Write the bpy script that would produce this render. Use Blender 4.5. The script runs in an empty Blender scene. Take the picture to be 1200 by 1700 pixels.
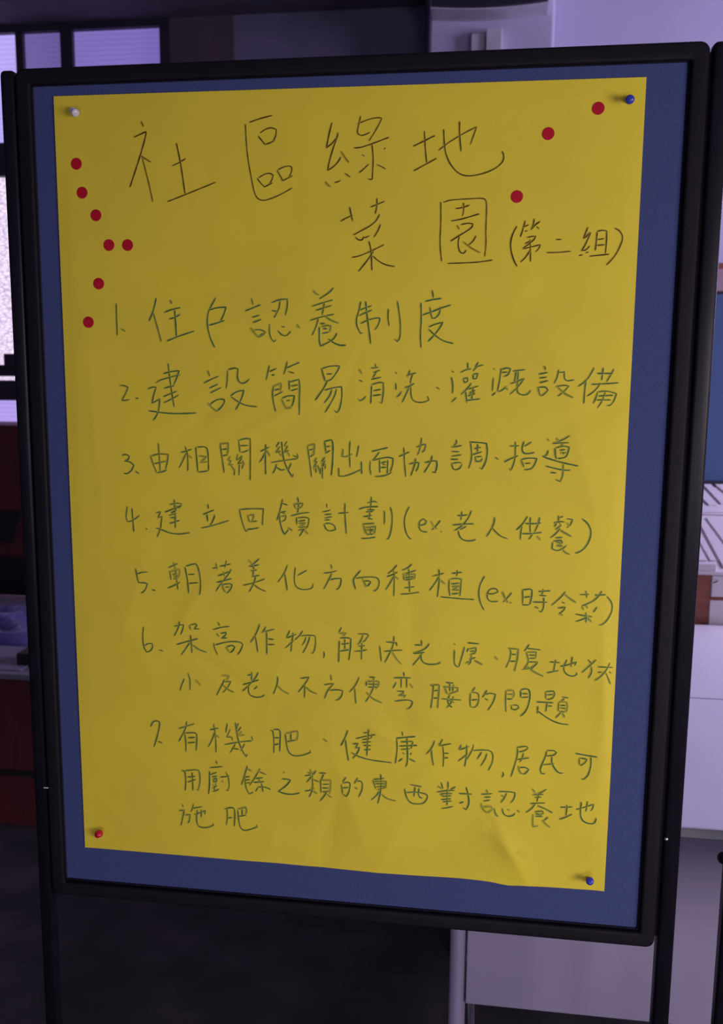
import bpy, bmesh, math, random
from mathutils import Vector, Matrix, Euler, noise
random.seed(7)
S = bpy.context.scene
COL = S.collection
# ------------------------------------------------------------ camera
cam = bpy.data.objects.new('camera', bpy.data.cameras.new('camera'))
COL.objects.link(cam)
cam.location = (0.5856, -1.1886, 1.5)
cam.rotation_euler = (1.4246837559687926, -0.008938797537532427, 0.1341725806329233)
cam.data.sensor_fit = 'VERTICAL'; cam.data.sensor_height = 36.0
cam.data.lens = 1450 / 1700 * 36.0
cam.data.clip_start = 0.02
cam.data.dof.use_dof = True; cam.data.dof.focus_distance = 1.22; cam.data.dof.aperture_fstop = 7.0
S.camera = cam
# ------------------------------------------------------------ world
w = bpy.data.worlds.new('world'); S.world = w; w.use_nodes = True
bg = w.node_tree.nodes['Background']
bg.inputs['Color'].default_value = (0.40, 0.33, 0.85, 1); bg.inputs['Strength'].default_value = 0.20
# ------------------------------------------------------------ lamps: daylight of the windows at the right, plus an added low fill
def area(name, loc, target, sx, sy, power, col):
    l = bpy.data.lights.new(name, 'AREA'); l.shape = 'RECTANGLE'; l.size = sx; l.size_y = sy
    l.energy = power; l.color = col
    o = bpy.data.objects.new(name, l); COL.objects.link(o); o.location = loc
    o.rotation_euler = (Vector(target) - Vector(loc)).to_track_quat('-Z', 'Y').to_euler()
    return o
area('daylight_front', (2.25, -1.55, 1.18), (0.6, 0, 0.95), 1.1, 0.8, 29, (1.0, 0.90, 0.93))
area('fill_low', (0.9, -2.7, 0.50), (0.6, 0, 0.7), 1.6, 0.8, 14, (0.93, 0.86, 1.0))  # soft fill added low behind the camera to brighten the poster's lower part
area('daylight_side', (4.0, 1.7, 2.5), (1.2, 2.2, 1.2), 1.6, 1.3, 145, (0.70, 0.60, 1.0))
S.view_settings.view_transform = 'Standard'; S.view_settings.look = 'None'
S.view_settings.gamma = 1.0; S.view_settings.use_curve_mapping = False
S.view_settings.exposure = 0.0

# ------------------------------------------------------------ helpers
# survey point the photograph was measured from (fixed numbers, not tied to the camera object)
CM = Euler((1.4246837559687926, -0.008938797537532427, 0.1341725806329233), 'XYZ').to_matrix(); CL = Vector((0.5856, -1.1886, 1.5))
def at(x, y, X=None, Y=None, Z=None):
    d = CM @ Vector(((x - 600) / 1450, -(y - 850) / 1450, -1))
    t = (X - CL.x) / d.x if X is not None else (Y - CL.y) / d.y if Y is not None else (Z - CL.z) / d.z
    return CL + d * t
def tag(o, label=None, cat=None, group=None, kind=None):
    for k, v in (('label', label), ('category', cat), ('group', group), ('kind', kind)):
        if v: o[k] = v
    return o
def empty(name, loc, label, cat, group=None):
    o = bpy.data.objects.new(name, None); COL.objects.link(o); o.location = loc
    o.empty_display_size = 0.05
    bpy.context.view_layer.update()
    return tag(o, label, cat, group)
def obj(name, bm, mat, parent=None, smooth=False):
    me = bpy.data.meshes.new(name); bmesh.ops.recalc_face_normals(bm, faces=bm.faces)
    bm.to_mesh(me); bm.free()
    if smooth:
        for p in me.polygons: p.use_smooth = True
    me.materials.append(mat)
    o = bpy.data.objects.new(name, me); COL.objects.link(o)
    if parent:
        o.parent = parent
        m = Matrix.Translation(-parent_world(parent))
        me.transform(m)
    return o
def parent_world(p):
    v = Vector(p.location)
    while p.parent: p = p.parent; v += Vector(p.location)
    return v
def add_box(bm, x0, x1, y0, y1, z0, z1, bev=0.0, seg=2):
    b = bmesh.new(); bmesh.ops.create_cube(b, size=1)
    for v in b.verts: v.co = Vector(((x0 + x1) / 2 + v.co.x * (x1 - x0), (y0 + y1) / 2 + v.co.y * (y1 - y0), (z0 + z1) / 2 + v.co.z * (z1 - z0)))
    if bev: bmesh.ops.bevel(b, geom=b.edges[:], offset=bev, segments=seg, affect='EDGES', profile=0.5)
    merge(bm, b); return bm
def merge(bm, b):
    me = bpy.data.meshes.new('t'); b.to_mesh(me); b.free(); bm.from_mesh(me); bpy.data.meshes.remove(me)
def box(x0, x1, y0, y1, z0, z1, bev=0.0, seg=2): return add_box(bmesh.new(), x0, x1, y0, y1, z0, z1, bev, seg)
def add_tube(bm, pts, r, n=12, cap=True):
    rings = []
    for i, p in enumerate(pts):
        p = Vector(p); a = Vector(pts[max(i - 1, 0)]); c = Vector(pts[min(i + 1, len(pts) - 1)])
        d = (c - a).normalized(); u = d.orthogonal().normalized()
        if i and rings: # keep frame stable
            u = (lastu - d * lastu.dot(d)).normalized()
        v = d.cross(u); lastu = u
        rr = r[i] if isinstance(r, (list, tuple)) else r
        rings.append([bm.verts.new(p + (u * math.cos(2 * math.pi * k / n) + v * math.sin(2 * math.pi * k / n)) * rr) for k in range(n)])
    for A, B in zip(rings, rings[1:]):
        for k in range(n): bm.faces.new((A[k], A[(k + 1) % n], B[(k + 1) % n], B[k]))
    if cap: bm.faces.new(rings[0][::-1]); bm.faces.new(rings[-1])
    return bm
def lathe(bm, prof, origin, axis, n=20):
    """prof: list of (distance along axis, radius)"""
    axis = Vector(axis).normalized(); o = Vector(origin)
    u = axis.orthogonal().normalized(); v = axis.cross(u); rings = []
    for h, r in prof:
        if r <= 1e-6: rings.append([bm.verts.new(o + axis * h)])
        else: rings.append([bm.verts.new(o + axis * h + (u * math.cos(2 * math.pi * k / n) + v * math.sin(2 * math.pi * k / n)) * r) for k in range(n)])
    for A, B in zip(rings, rings[1:]):
        for k in range(n):
            a = A[k % len(A)]; b = A[(k + 1) % n % len(A)]; c = B[(k + 1) % n % len(B)]; d = B[k % len(B)]
            f = []
            for q in (a, b, c, d):
                if q not in f: f.append(q)
            if len(f) > 2: bm.faces.new(f)
    return bm
# ------------------------------------------------------------ materials
def mat(name, col, rough=0.6, col2=None, nscale=8, bump=0.0, bscale=60, spec=0.4, metal=0.0, emit=None, estr=0, coat=0, stretch=None):
    m = bpy.data.materials.new(name); m.use_nodes = True; nt = m.node_tree; N = nt.nodes; L = nt.links
    b = N['Principled BSDF']; b.inputs['Roughness'].default_value = rough; b.inputs['Metallic'].default_value = metal
    b.inputs['Specular IOR Level'].default_value = spec
    if coat: b.inputs['Coat Weight'].default_value = coat
    tc = N.new('ShaderNodeTexCoord'); mp = N.new('ShaderNodeMapping'); L.new(tc.outputs['Object'], mp.inputs['Vector'])
    if stretch: mp.inputs['Scale'].default_value = stretch
    no = N.new('ShaderNodeTexNoise'); no.inputs['Scale'].default_value = nscale; no.inputs['Detail'].default_value = 6
    L.new(mp.outputs[0], no.inputs['Vector'])
    mx = N.new('ShaderNodeMix'); mx.data_type = 'RGBA'
    c2 = col2 or tuple(c * 0.8 for c in col)
    mx.inputs[6].default_value = (*col, 1); mx.inputs[7].default_value = (*c2, 1)
    rp = N.new('ShaderNodeMapRange'); rp.inputs['From Min'].default_value = 0.35; rp.inputs['From Max'].default_value = 0.65
    L.new(no.outputs['Fac'], rp.inputs['Value']); L.new(rp.outputs[0], mx.inputs[0]); L.new(mx.outputs[2], b.inputs['Base Color'])
    if bump:
        n2 = N.new('ShaderNodeTexNoise'); n2.inputs['Scale'].default_value = bscale; n2.inputs['Detail'].default_value = 4
        L.new(mp.outputs[0], n2.inputs['Vector'])
        bp = N.new('ShaderNodeBump'); bp.inputs['Strength'].default_value = bump; bp.inputs['Distance'].default_value = 0.002
        L.new(n2.outputs['Fac'], bp.inputs['Height']); L.new(bp.outputs[0], b.inputs['Normal'])
    if emit:
        b.inputs['Emission Color'].default_value = (*emit, 1); b.inputs['Emission Strength'].default_value = estr
    m['_mx'] = mx.name
    return m
PAPER = (0.83, 0.67, 0.045)
M = {}
M['paper'] = mat('yellow_paper', PAPER, 0.62, (0.79, 0.63, 0.048), 9, 0.12, 900, 0.25)
M['felt'] = mat('blue_felt', (0.068, 0.089, 0.228), 0.95, (0.056, 0.073, 0.19), 500, 0.5, 700, 0.1)
M['frame'] = mat('black_plastic', (0.007, 0.0052, 0.009), 0.6, (0.009, 0.0065, 0.011), 40, 0.15, 400, 0.18)
M['lip'] = mat('dark_lip', (0.012, 0.011, 0.026), 0.6, spec=0.2)
M['post'] = mat('black_enamel', (0.007, 0.006, 0.011), 0.42, (0.009, 0.008, 0.014), 30, 0.05, 200, 0.22)
M['screw'] = mat('screw_steel', (0.6, 0.6, 0.65), 0.3, metal=0.9)
M['red_dot'] = mat('red_sticker', (0.52, 0.006, 0.022), 0.5, (0.46, 0.005, 0.02), 60, spec=0.3)
M['pin_white'] = mat('white_pin_plastic', (0.75, 0.72, 0.80), 0.25, spec=0.5)
M['pin_blue'] = mat('blue_pin_plastic', (0.05, 0.07, 0.55), 0.25, spec=0.5)
M['pin_red'] = mat('red_pin_plastic', (0.68, 0.01, 0.04), 0.25, spec=0.5)
M['steel'] = mat('pin_steel', (0.5, 0.5, 0.52), 0.25, metal=1.0)
M['floor'] = mat('dark_carpet', (0.060, 0.052, 0.062), 0.9, (0.030, 0.026, 0.034), 5, 0.6, 260, 0.2)
M['wall'] = mat('white_wall_paint', (0.51, 0.48, 0.62), 0.85, (0.47, 0.44, 0.58), 3, 0.2, 120)
M['wall_dark'] = mat('brown_wall', (0.10, 0.07, 0.08), 0.8, (0.08, 0.055, 0.07), 4)
M['wall_grey'] = mat('grey_board', (0.19, 0.17, 0.25), 0.85, (0.165, 0.15, 0.22), 5)
M['ceiling'] = mat('ceiling_paint', (0.30, 0.27, 0.33), 0.9)
M['beam'] = mat('dark_beam', (0.10, 0.08, 0.11), 0.85)
M['alu'] = mat('dark_window_frame', (0.035, 0.028, 0.04), 0.5)
M['white_top'] = mat('white_laminate', (0.84, 0.83, 0.84), 0.45, (0.80, 0.79, 0.81), 6, 0.1, 90)
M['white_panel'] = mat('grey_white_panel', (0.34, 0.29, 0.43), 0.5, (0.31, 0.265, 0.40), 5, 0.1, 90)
M['white_foam'] = mat('white_foam_board', (0.74, 0.70, 0.70), 0.7, (0.69, 0.65, 0.66), 14)
M['wood'] = mat('brown_wood', (0.32, 0.10, 0.055), 0.5, (0.24, 0.07, 0.04), 9, 0.2, 90, stretch=(1, 1, 4))
M['darkwood'] = mat('dark_red_wood', (0.10, 0.020, 0.022), 0.5, (0.08, 0.016, 0.018), 10, 0.1, 60, stretch=(4, 4, .6))
M['black'] = mat('black_board', (0.012, 0.010, 0.014), 0.6)
M['table_top'] = mat('grey_table_top', (0.20, 0.18, 0.22), 0.5, (0.16, 0.145, 0.18), 8)
M['blue_cloth'] = mat('blue_pinboard', (0.10, 0.16, 0.30), 0.9, (0.085, 0.14, 0.26), 300, 0.4, 500, 0.1)
M['pink_wood'] = mat('pinkish_rail', (0.40, 0.28, 0.30), 0.6, (0.34, 0.23, 0.25), 12)
M['ac_dark'] = mat('dark_grille', (0.02, 0.016, 0.03), 0.5)
M['box_white'] = mat('switch_plastic', (0.60, 0.56, 0.62), 0.5)
M['bag'] = mat('clear_plastic_wrap', (0.17, 0.15, 0.38), 0.38, (0.10, 0.08, 0.24), 12, 0.3, 30, 0.4)
M['white_paper'] = mat('grey_paper', (0.24, 0.22, 0.30), 0.7)
M['cable'] = mat('cable_rubber', (0.05, 0.045, 0.06), 0.5)
M['steel_leg'] = mat('grey_metal_leg', (0.30, 0.27, 0.34), 0.4, metal=0.2)
def pane_mat(name, col, st, kind):
    m = bpy.data.materials.new(name); m.use_nodes = True; nt = m.node_tree; N = nt.nodes; L = nt.links
    b = N['Principled BSDF']; b.inputs['Base Color'].default_value = (0.3, 0.3, 0.35, 1); b.inputs['Roughness'].default_value = 0.3
    tc = N.new('ShaderNodeTexCoord'); mp = N.new('ShaderNodeMapping'); L.new(tc.outputs['Object'], mp.inputs['Vector'])
    mx = N.new('ShaderNodeMix'); mx.data_type = 'RGBA'
    if kind == 'texture':
        mp.inputs['Rotation'].default_value = (0, 0.7, 0)
        vo = N.new('ShaderNodeTexVoronoi'); vo.feature = 'DISTANCE_TO_EDGE'; vo.inputs['Scale'].default_value = 55
        mp.inputs['Scale'].default_value = (0.55, 1, 1.5)
        L.new(mp.outputs[0], vo.inputs['Vector'])
        r = N.new('ShaderNodeMapRange'); r.inputs['From Min'].default_value = 0.02; r.inputs['From Max'].default_value = 0.12
        L.new(vo.outputs['Distance'], r.inputs['Value']); L.new(r.outputs[0], mx.inputs[0])
        mx.inputs[6].default_value = (0.45, 0.34, 0.60, 1); mx.inputs[7].default_value = (*col, 1)
    else:
        wv = N.new('ShaderNodeTexWave'); wv.bands_direction = 'Z'; wv.inputs['Scale'].default_value = 14; wv.inputs['Distortion'].default_value = 0.3
        L.new(mp.outputs[0], wv.inputs['Vector']); L.new(wv.outputs['Fac'], mx.inputs[0])
        mx.inputs[6].default_value = (*[c * 0.86 for c in col], 1); mx.inputs[7].default_value = (*col, 1)
    L.new(mx.outputs[2], b.inputs['Emission Color']); b.inputs['Emission Strength'].default_value = st
    return m
M['pane_bright'] = pane_mat('bright_pane', (0.50, 0.40, 0.95), 1.0, 'blind')
M['pane_dim'] = pane_mat('dim_pane', (0.13, 0.09, 0.32), 1.0, 'blind')
M['pane_mid'] = pane_mat('mid_pane', (0.185, 0.125, 0.45), 1.0, 'blind')
M['pane_texture'] = pane_mat('textured_pane', (1.0, 0.84, 1.0), 1.0, 'texture')
M['pane_low'] = pane_mat('low_pane', (0.47, 0.35, 0.86), 1.0, 'plain')
def ink_mat(name, ink, ink2):
    m = mat(name, ink, 0.6, ink2, 60, spec=0.2); nt = m.node_tree; N = nt.nodes; L = nt.links
    b = N['Principled BSDF']; src = N[m['_mx']]
    a = N.new('ShaderNodeAttribute'); a.attribute_name = 'ink'
    mx = N.new('ShaderNodeMix'); mx.data_type = 'RGBA'; mx.inputs[6].default_value = (*PAPER, 1)
    L.new(src.outputs[2], mx.inputs[7]); L.new(a.outputs['Fac'], mx.inputs[0]); L.new(mx.outputs[2], b.inputs['Base Color'])
    return m
M['ink_black'] = ink_mat('black_ink', (0.022, 0.005, 0.009), (0.032, 0.008, 0.010))
M['ink_green'] = ink_mat('green_ink', (0.002, 0.088, 0.022), (0.001, 0.115, 0.062))

STROKES = '''
@K title 200 180 4
137,85 155,123;90,192 168,156 174,165 130,325 63,525;133,315 203,358;145,325 190,500 216,622;372,230 400,360 430,572;343,382 385,364 435,333;313,620 430,574 635,490;857,94 920,70 1010,47;830,104 840,300 880,520 895,575 915,603 950,614 1000,600 1070,570 1142,528;915,185 940,215 960,240 995,230 1025,212;928,165 960,140 1000,127 1035,140 1035,175 1020,210 1000,230;908,465 930,495 958,522 1012,493;918,462 960,435 995,430 1015,445 1005,480 990,500;1040,412 1060,445 1078,480 1145,447;1045,410 1085,387 1130,382 1142,400 1130,440 1115,460
@K title 400 180 4
605,94 585,170 568,262 610,230 635,195;645,160 640,190 610,270 580,380 578,412 620,385 650,350 665,320;665,285 690,325 718,362;560,487 575,508 597,523;622,492 635,492 663,478;690,432 728,458;795,50 785,95 773,150 776,170 800,182 825,175 860,158;775,103 850,72 915,60 936,68 900,140 850,218;750,264 800,260 870,236 985,192;870,238 880,330 872,470 858,474 845,466;805,308 822,318;960,262 950,274;785,428 815,403 850,370;903,375 930,385 962,404
@K title 600 180 4
418,150 425,280 434,368;343,253 410,220 490,180;346,416 430,370 502,330;546,138 550,250 565,320 595,380 640,430 690,450 750,447 820,430 890,400 935,360 946,330 942,300 932,284;512,280 560,240 650,182 765,122 750,165 724,240;652,86 650,150 655,220 662,288
@K title 550 320 4
62,190 105,165 145,150;122,95 130,140 142,190;260,96 300,80 355,57;302,36 305,80 292,142;322,142 300,185 265,217 210,247 145,282;160,295 180,315 205,315 215,295 225,300 255,285;327,210 310,255 282,298;136,430 190,420 260,390 352,345;250,322 265,380 270,518;280,390 240,450 180,524;275,420 320,460 370,483 424,490
727,60 728,200 720,340 733,458;745,64 790,48 900,42 1000,36 1025,45 1033,80 1025,250 1028,340 1018,425;825,106 870,100 920,82;878,65 880,120 870,158;795,188 860,178 985,140;835,215 850,245;860,212 910,202 940,208 935,230 890,262 840,290 790,324;850,285 840,340 850,390 870,405 885,398 898,380;962,285 940,325 905,352;875,325 930,370 990,400;772,470 900,466 990,460 1072,447
@K title 800 320 4
232,222 200,280 188,340 195,400 215,460 235,492;288,185 275,235 255,295;270,230 312,212;285,258 302,252;348,172 342,210 325,250;330,245 350,215 388,190;362,225 382,242;300,298 325,292 358,288 345,315 270,372;272,374 350,355 388,345 378,372 355,395;320,310 322,380 322,460;318,385 290,430 255,462;285,338 322,322;492,312 530,310;430,398 510,397 592,388;705,228 690,260 675,303 695,290 715,262;722,262 690,340 662,385 690,382 718,352;645,418 670,412;690,400 708,393;765,260 760,320 752,385;765,258 800,248 828,255 828,300 820,405;768,312 812,305;765,350 815,345;715,422 780,415 848,408;882,236 915,252 938,295 920,350 885,420 825,482
@G l1 180 470 4
53,135 55,240 60,350;85,303 115,322;318,98 305,165 290,205 270,255;298,198 325,290 352,390;410,112 423,140;372,196 410,178 480,163;405,238 440,230 478,208;440,178 448,280 452,355;388,386 460,355 572,318;714,96 690,140 665,185 655,250 662,310 680,375 708,430;668,180 720,163 782,160 765,215 745,252;668,280 715,268 772,248;950,100 962,145;910,185 960,165 1012,143;955,228 1005,213;960,262 1018,240;945,297 970,330 995,360;965,312 1010,308 1045,325 1030,345 990,362;1000,352 1042,328;1082,132 1130,110 1188,106 1190,150 1175,215;1140,118 1135,170 1100,232;1085,183 1120,188;1072,270 1068,320 1080,370 1100,390 1115,375;1125,315 1150,345 1180,352 1205,330 1210,318;1150,290 1172,292;1252,275 1272,302
@G l1 480 470 4
160,48 175,70 200,80;296,30 265,65 200,106;150,155 220,132 292,112;178,182 230,165 285,148;235,125 225,180 220,215;140,248 200,228 300,206;195,232 180,290 152,348;235,215 270,245 332,268;205,270 240,268;215,290 250,280 278,285 270,325;225,303 255,303;220,335 265,325;200,290 200,390 210,418 250,400 300,370 318,330;262,372 300,400 340,415 380,412
476,122 465,180 445,240 450,290 475,335 490,330;470,180 505,165 550,150;462,218 510,195 552,178;475,270 520,245 595,228 605,240 590,285 568,312;508,122 515,200 530,310 542,405;660,170 655,230 665,285;718,118 735,220 740,310 735,370 718,388 700,372
950,48 958,100;905,122 950,110 1012,102;875,130 878,250 870,340 876,432;885,212 950,190 1010,165 1075,145;935,160 940,205 950,235 975,232 1000,200 1005,155;928,292 970,272 1020,262 1000,300 960,350 922,388;925,305 960,340 1020,385 1092,402
@G l2 190 590 4
35,200 65,200 90,212 80,245 50,298 75,300 104,292;140,284 162,286;325,122 370,108 430,102 415,150 395,195;275,185 300,165 370,145 440,128;330,218 400,200;325,275 370,255 418,238;330,315 380,290 430,262;357,52 365,130 380,240 397,342;222,225 250,210 278,212 262,260 250,318 275,305 302,290 298,350 285,395 258,432;228,368 260,372 330,383 430,388 545,382
618,100 635,140;593,185 640,160 694,138;630,218 690,190;636,250 710,213;620,315 650,350 685,375;635,325 680,292 725,290 735,305 715,340 680,372;752,100 750,160 743,222;755,95 800,82 822,92 815,140 825,175 850,188 875,178 898,155;772,270 810,240 860,232 845,290 805,362;775,275 830,315 880,335 950,342
@G l2 430 590 4
70,66 60,110 48,165;70,108 118,86;85,132 105,128;188,38 182,70 165,128;180,85 220,68 270,46;195,108 235,118;98,200 88,250 95,310 112,375;98,205 145,185 148,200 140,240;100,232 142,222;100,270 160,240;200,165 202,230;200,178 265,160 272,200 268,300 268,392 255,392;210,205 262,195;212,235 262,220;150,290 165,325 180,352 220,345;155,285 190,268 235,268 230,310 215,345;183,302 208,298
415,85 425,125 440,172;415,90 470,70 535,70 525,100 480,165 440,172;450,125 488,122;455,168 430,220 372,300;435,232 490,215 548,208 552,260 545,320 530,370 515,380 500,365;485,225 470,270 432,318;515,222 500,280 438,380
665,92 685,125;665,165 690,175;658,290 672,302 695,290 712,268;742,85 795,80;772,55 778,85;760,115 805,98;785,100 755,150;745,160 812,145;748,200 745,260 742,322;748,195 800,178 825,182 828,240 815,318 800,310;760,235 812,225;755,268 812,260
905,112 918,122;908,182 910,230;912,278 930,265 948,238;1003,98 985,145;978,135 1010,125 1045,115;1025,120 1010,150 1005,190;968,215 1000,205 1032,185;1000,205 975,260 950,315;1008,205 1008,260 1020,300 1060,315 1110,308 1128,295 1118,270;1178,212 1200,225
@G l2 730 580 3.871
78,140 92,148;75,178 85,230 82,285;75,340 108,308;132,150 170,130 205,125;178,85 182,130;215,140 240,108 283,100;248,82 225,120;150,190 178,182 180,205 160,215 150,190;215,160 245,155 235,188 215,190 215,160;205,215 180,250 135,292;165,265 175,345;175,258 250,235;190,280 230,262;190,290 228,275;215,240 205,325;180,300 230,285;165,330 200,325 260,318
345,122 358,135;345,180 340,230 338,270;335,298 360,275;395,120 385,200 370,270;395,130 430,118 455,125 440,165 410,175;395,150 435,145;372,272 400,265 432,235;415,240 440,262;470,140 550,130;490,140 485,180 478,215;452,222 500,205 545,185;545,185 500,245 450,290;505,140 495,250 500,280 530,295 565,290 585,262
672,105 680,135;635,160 695,148;640,185 690,178;640,215 698,200;630,240 645,300;632,245 680,240 695,262 670,290 645,300;765,130 755,180 735,220;765,150 800,145 800,190 820,205 865,195;745,240 795,230 830,235 800,270 758,302;760,245 800,285 860,312
992,118 950,195 888,240;940,190 930,270 925,350;1050,118 1040,200;1120,125 1095,170 1070,210;1012,155 1115,155;975,225 1050,222 1150,215;1035,215 1000,265 945,302;1015,275 1000,320 985,350;1015,275 1070,265 1135,285 1120,330 1095,362 1070,360;1020,300 1115,295;1005,325 1100,325;1065,270 1045,330 1012,378
@G l3 190 710 4
52,185 75,175 100,190 95,210 70,222 105,225 130,250 115,285 85,308 62,302;140,290 165,305;292,102 298,180 305,295;240,185 260,250 282,300;245,188 300,172 358,178 352,230 340,280;262,240 345,222;282,300 325,292 350,280;440,165 480,155 515,142;470,125 488,180 488,290;478,165 455,220 430,268;490,180 515,205;540,130 548,220 555,295;548,130 600,125 620,140 625,220 626,285;560,188 612,192 572,232 620,225;555,295 590,292 625,285
702,105 715,200 730,302;702,108 755,102 755,150 750,180;712,145 755,140;715,188 755,180;825,80 835,165;825,85 870,70 902,75 903,200 902,350;835,120 890,118;838,165 865,160 892,148;770,190 755,215 775,220 760,248 790,245;770,250 795,275 800,310;820,175 810,215 835,200 850,185;850,195 820,240 855,230;850,215 865,250;830,240 828,320;855,240 848,275;800,270 795,320
@G l3 430 710 4
10,158 45,140 70,128;45,108 42,200 45,312;40,165 20,210 0,232;50,150 75,190;135,95 115,125 130,130;140,125 112,165 145,155;135,165 148,190;188,90 168,120 185,125;192,118 168,165 198,150;190,165 205,190;150,92 160,200 185,270 222,328 230,305;80,232 150,220 258,205;225,185 245,192 258,200 255,170;118,240 110,270 92,305;115,262 150,285 175,275;215,235 190,290
322,120 335,210 350,330;325,120 365,108 370,130 360,185;335,150 362,140;338,195 375,170;435,90 445,165;435,92 480,80 492,100 490,220 480,320;440,128 475,122;440,170 475,150;385,200 365,225 385,225 365,260 395,250;375,265 380,300;390,250 400,290;440,195 415,225 435,220;440,215 420,255 445,240;440,240 440,275;420,230 422,340;405,265 408,310;360,265 372,280
605,88 600,160 605,265;560,140 552,190 575,195 620,175;662,118 655,160 648,195;530,265 530,320 560,325 620,305 685,275;680,225 682,310
748,158 790,148 858,132;800,160 775,195 752,218;752,218 800,205 860,195 890,205 888,250 870,295;740,220 735,270 745,315;770,325 820,322 862,310 885,290;800,215 802,300;855,215 852,310;810,235 845,225;808,265 845,262;820,240 840,248
930,192 965,175 1002,160;962,130 965,230 975,328;1080,65 1070,140 1052,185;1045,130 1085,112 1108,110 1100,150 1080,165;995,242 1045,230 1062,232 1055,270 1040,292;1040,202 1035,245 1008,320;1100,232 1150,220 1180,222 1182,260 1170,298 1150,295;1150,185 1140,230 1095,300
@G l3 670 710 4
350,80 352,108;318,130 350,125 388,118;350,100 335,120;318,158 372,160;318,190 385,180;312,210 365,210;320,235 325,270 345,282 375,270 390,240;325,238 360,230 385,235
445,100 455,200 432,272;438,95 500,98 550,105 558,160 545,230 520,275 505,265;470,140 515,130;492,108 490,165;455,180 520,160;475,190 480,225 515,222 522,200;478,195 520,190;610,198 630,212
705,122 770,120;742,92 742,180 735,230 712,285 700,270;668,228 700,210 762,185;800,90 785,130 790,165 815,175 870,165;850,95 800,125;780,215 800,265;780,212 830,200 885,205 870,245 850,275 800,280;805,238 845,235
955,75 965,90;960,150 950,185 922,192 960,205 1050,232 1160,255;1105,52 1060,80 990,105 1050,100 1100,100;1015,70 1030,90;1060,105 1035,130;1005,135 1008,190 1015,210;1010,135 1060,120 1100,130 1090,170 1075,200 1020,205;1035,150 1075,145;1040,170 1078,165;1045,160 1065,180;945,255 1020,275 1085,285 1110,280;1060,235 1058,320 1040,358 1010,345;975,298 1015,300
@G l4 195 820 4.444
75,90 62,170 75,205 110,200 165,158;108,105 115,200 122,282;210,255 222,260;385,80 440,65 475,75 455,110;350,135 400,115 478,85;418,40 425,120 428,255;395,140 440,120;390,178 440,170;385,218 460,195;380,160 438,140;440,85 430,130;285,138 318,132 300,175 330,165 325,200 320,255 292,320;285,250 330,265 390,290 460,298 538,285
668,75 672,110;632,152 670,135 715,118;660,150 668,205;720,155 705,200 680,240;618,252 700,235 825,195;900,110 915,190 942,270 955,275 965,262;908,115 980,108 1078,110 1072,180 1070,232;955,262 1000,258 1045,248;962,155 970,200 980,205;970,160 1005,152 1005,175 990,205;980,205 1032,200
@G l4 440 815 4.444
130,60 115,130 88,218;120,90 170,105;105,160 158,150;105,160 110,230 130,300 145,320 175,285;115,190 155,180 150,215 120,230;130,165 150,165;170,270 205,295;215,95 225,130;215,98 280,90 270,120 230,135;240,45 250,100 240,165;190,185 260,165 330,158;232,195 235,250;235,200 300,192 325,205 318,260 300,280;245,225 300,215;250,240 300,235 250,270 305,262;245,290 300,280;290,275 255,335;290,290 320,320
455,95 458,125;425,155 460,148 485,140;440,175 492,170;440,200 495,190;440,215 480,212;435,245 450,285 480,298 520,285 515,255 470,235 440,245;540,165 580,162 618,158;590,90 588,160 600,318
755,90 800,75 830,85;692,135 740,118 838,115;785,42 780,120 765,215;755,140 810,140;745,155 800,150;725,190 790,180;755,200 795,210;720,245 810,238;725,250 740,300 760,330;740,270 815,262 805,320;745,290 810,285;775,262 778,325;750,320 800,318;755,285 795,300;710,350 760,350 818,340;880,145 882,200 880,248;925,118 940,180 935,270 915,350 895,358;1065,115 1040,160 1025,220 1035,300 1065,352 1080,352
@G l4 670 820 3.636
90,190 130,185 138,165 120,150 95,165 92,205 110,228 145,230;165,165 185,200 205,212;222,160 190,200 170,218;225,225 232,232
325,130 360,130 388,125;352,105 345,160;295,188 350,182 425,180;410,100 390,150 350,195 305,222;380,195 340,215;330,220 335,255 360,280 400,285 438,275;550,140 545,180 525,220 500,258;530,200 570,245 600,262 630,270
748,135 720,180 680,218;715,190 705,240 705,278;765,140 762,190 765,235;822,140 810,190 790,230;735,178 780,180 830,175;710,240 770,240 835,232;780,240 755,275;805,255 828,280
935,130 935,165;935,145 965,135;905,175 945,165 975,170;925,170 910,200;940,175 950,190 915,215;985,150 1020,155 1005,190 985,205;985,175 1005,195;945,205 920,240 885,265;940,215 980,240 1015,258;915,265 960,262;905,285 950,280 960,300;920,290 955,295 925,315 960,312;900,290 895,330 925,345 960,330 985,310;955,330 975,355 1005,365;1078,150 1115,180 1135,230 1115,300 1075,345 1035,358
@G l5 210 920 4.444
68,105 78,160 90,210 130,210 155,218 145,255 120,285 105,282;80,145 120,132 158,132;190,262 215,268;310,100 380,68;345,60 360,100;320,125 330,190;325,130 390,110 395,140 380,180;340,150 375,140;345,160 380,155 350,185 375,180;305,250 350,232 398,205;360,100 370,180 380,262;432,95 450,180 460,290;440,88 500,70 520,75 538,130 548,200 545,280 538,302;455,150 505,148;460,215 530,210
635,105 675,95;660,65 670,115;690,90 770,72;738,45 725,100;675,160 730,140 765,125;715,130 725,165;775,110 745,160 690,225 660,275;665,208 720,195 778,180;705,215 715,260 735,285;710,225 760,215 780,225 770,260 740,290;730,245 760,240
900,42 930,75;980,32 950,62 905,92 980,78;930,80 945,120;915,125 965,115;940,120 930,165;925,165 985,155;860,230 940,212 1022,182;955,160 940,215 905,280;940,225 980,255 1030,275
@G l5 450 920 4.444
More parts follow.
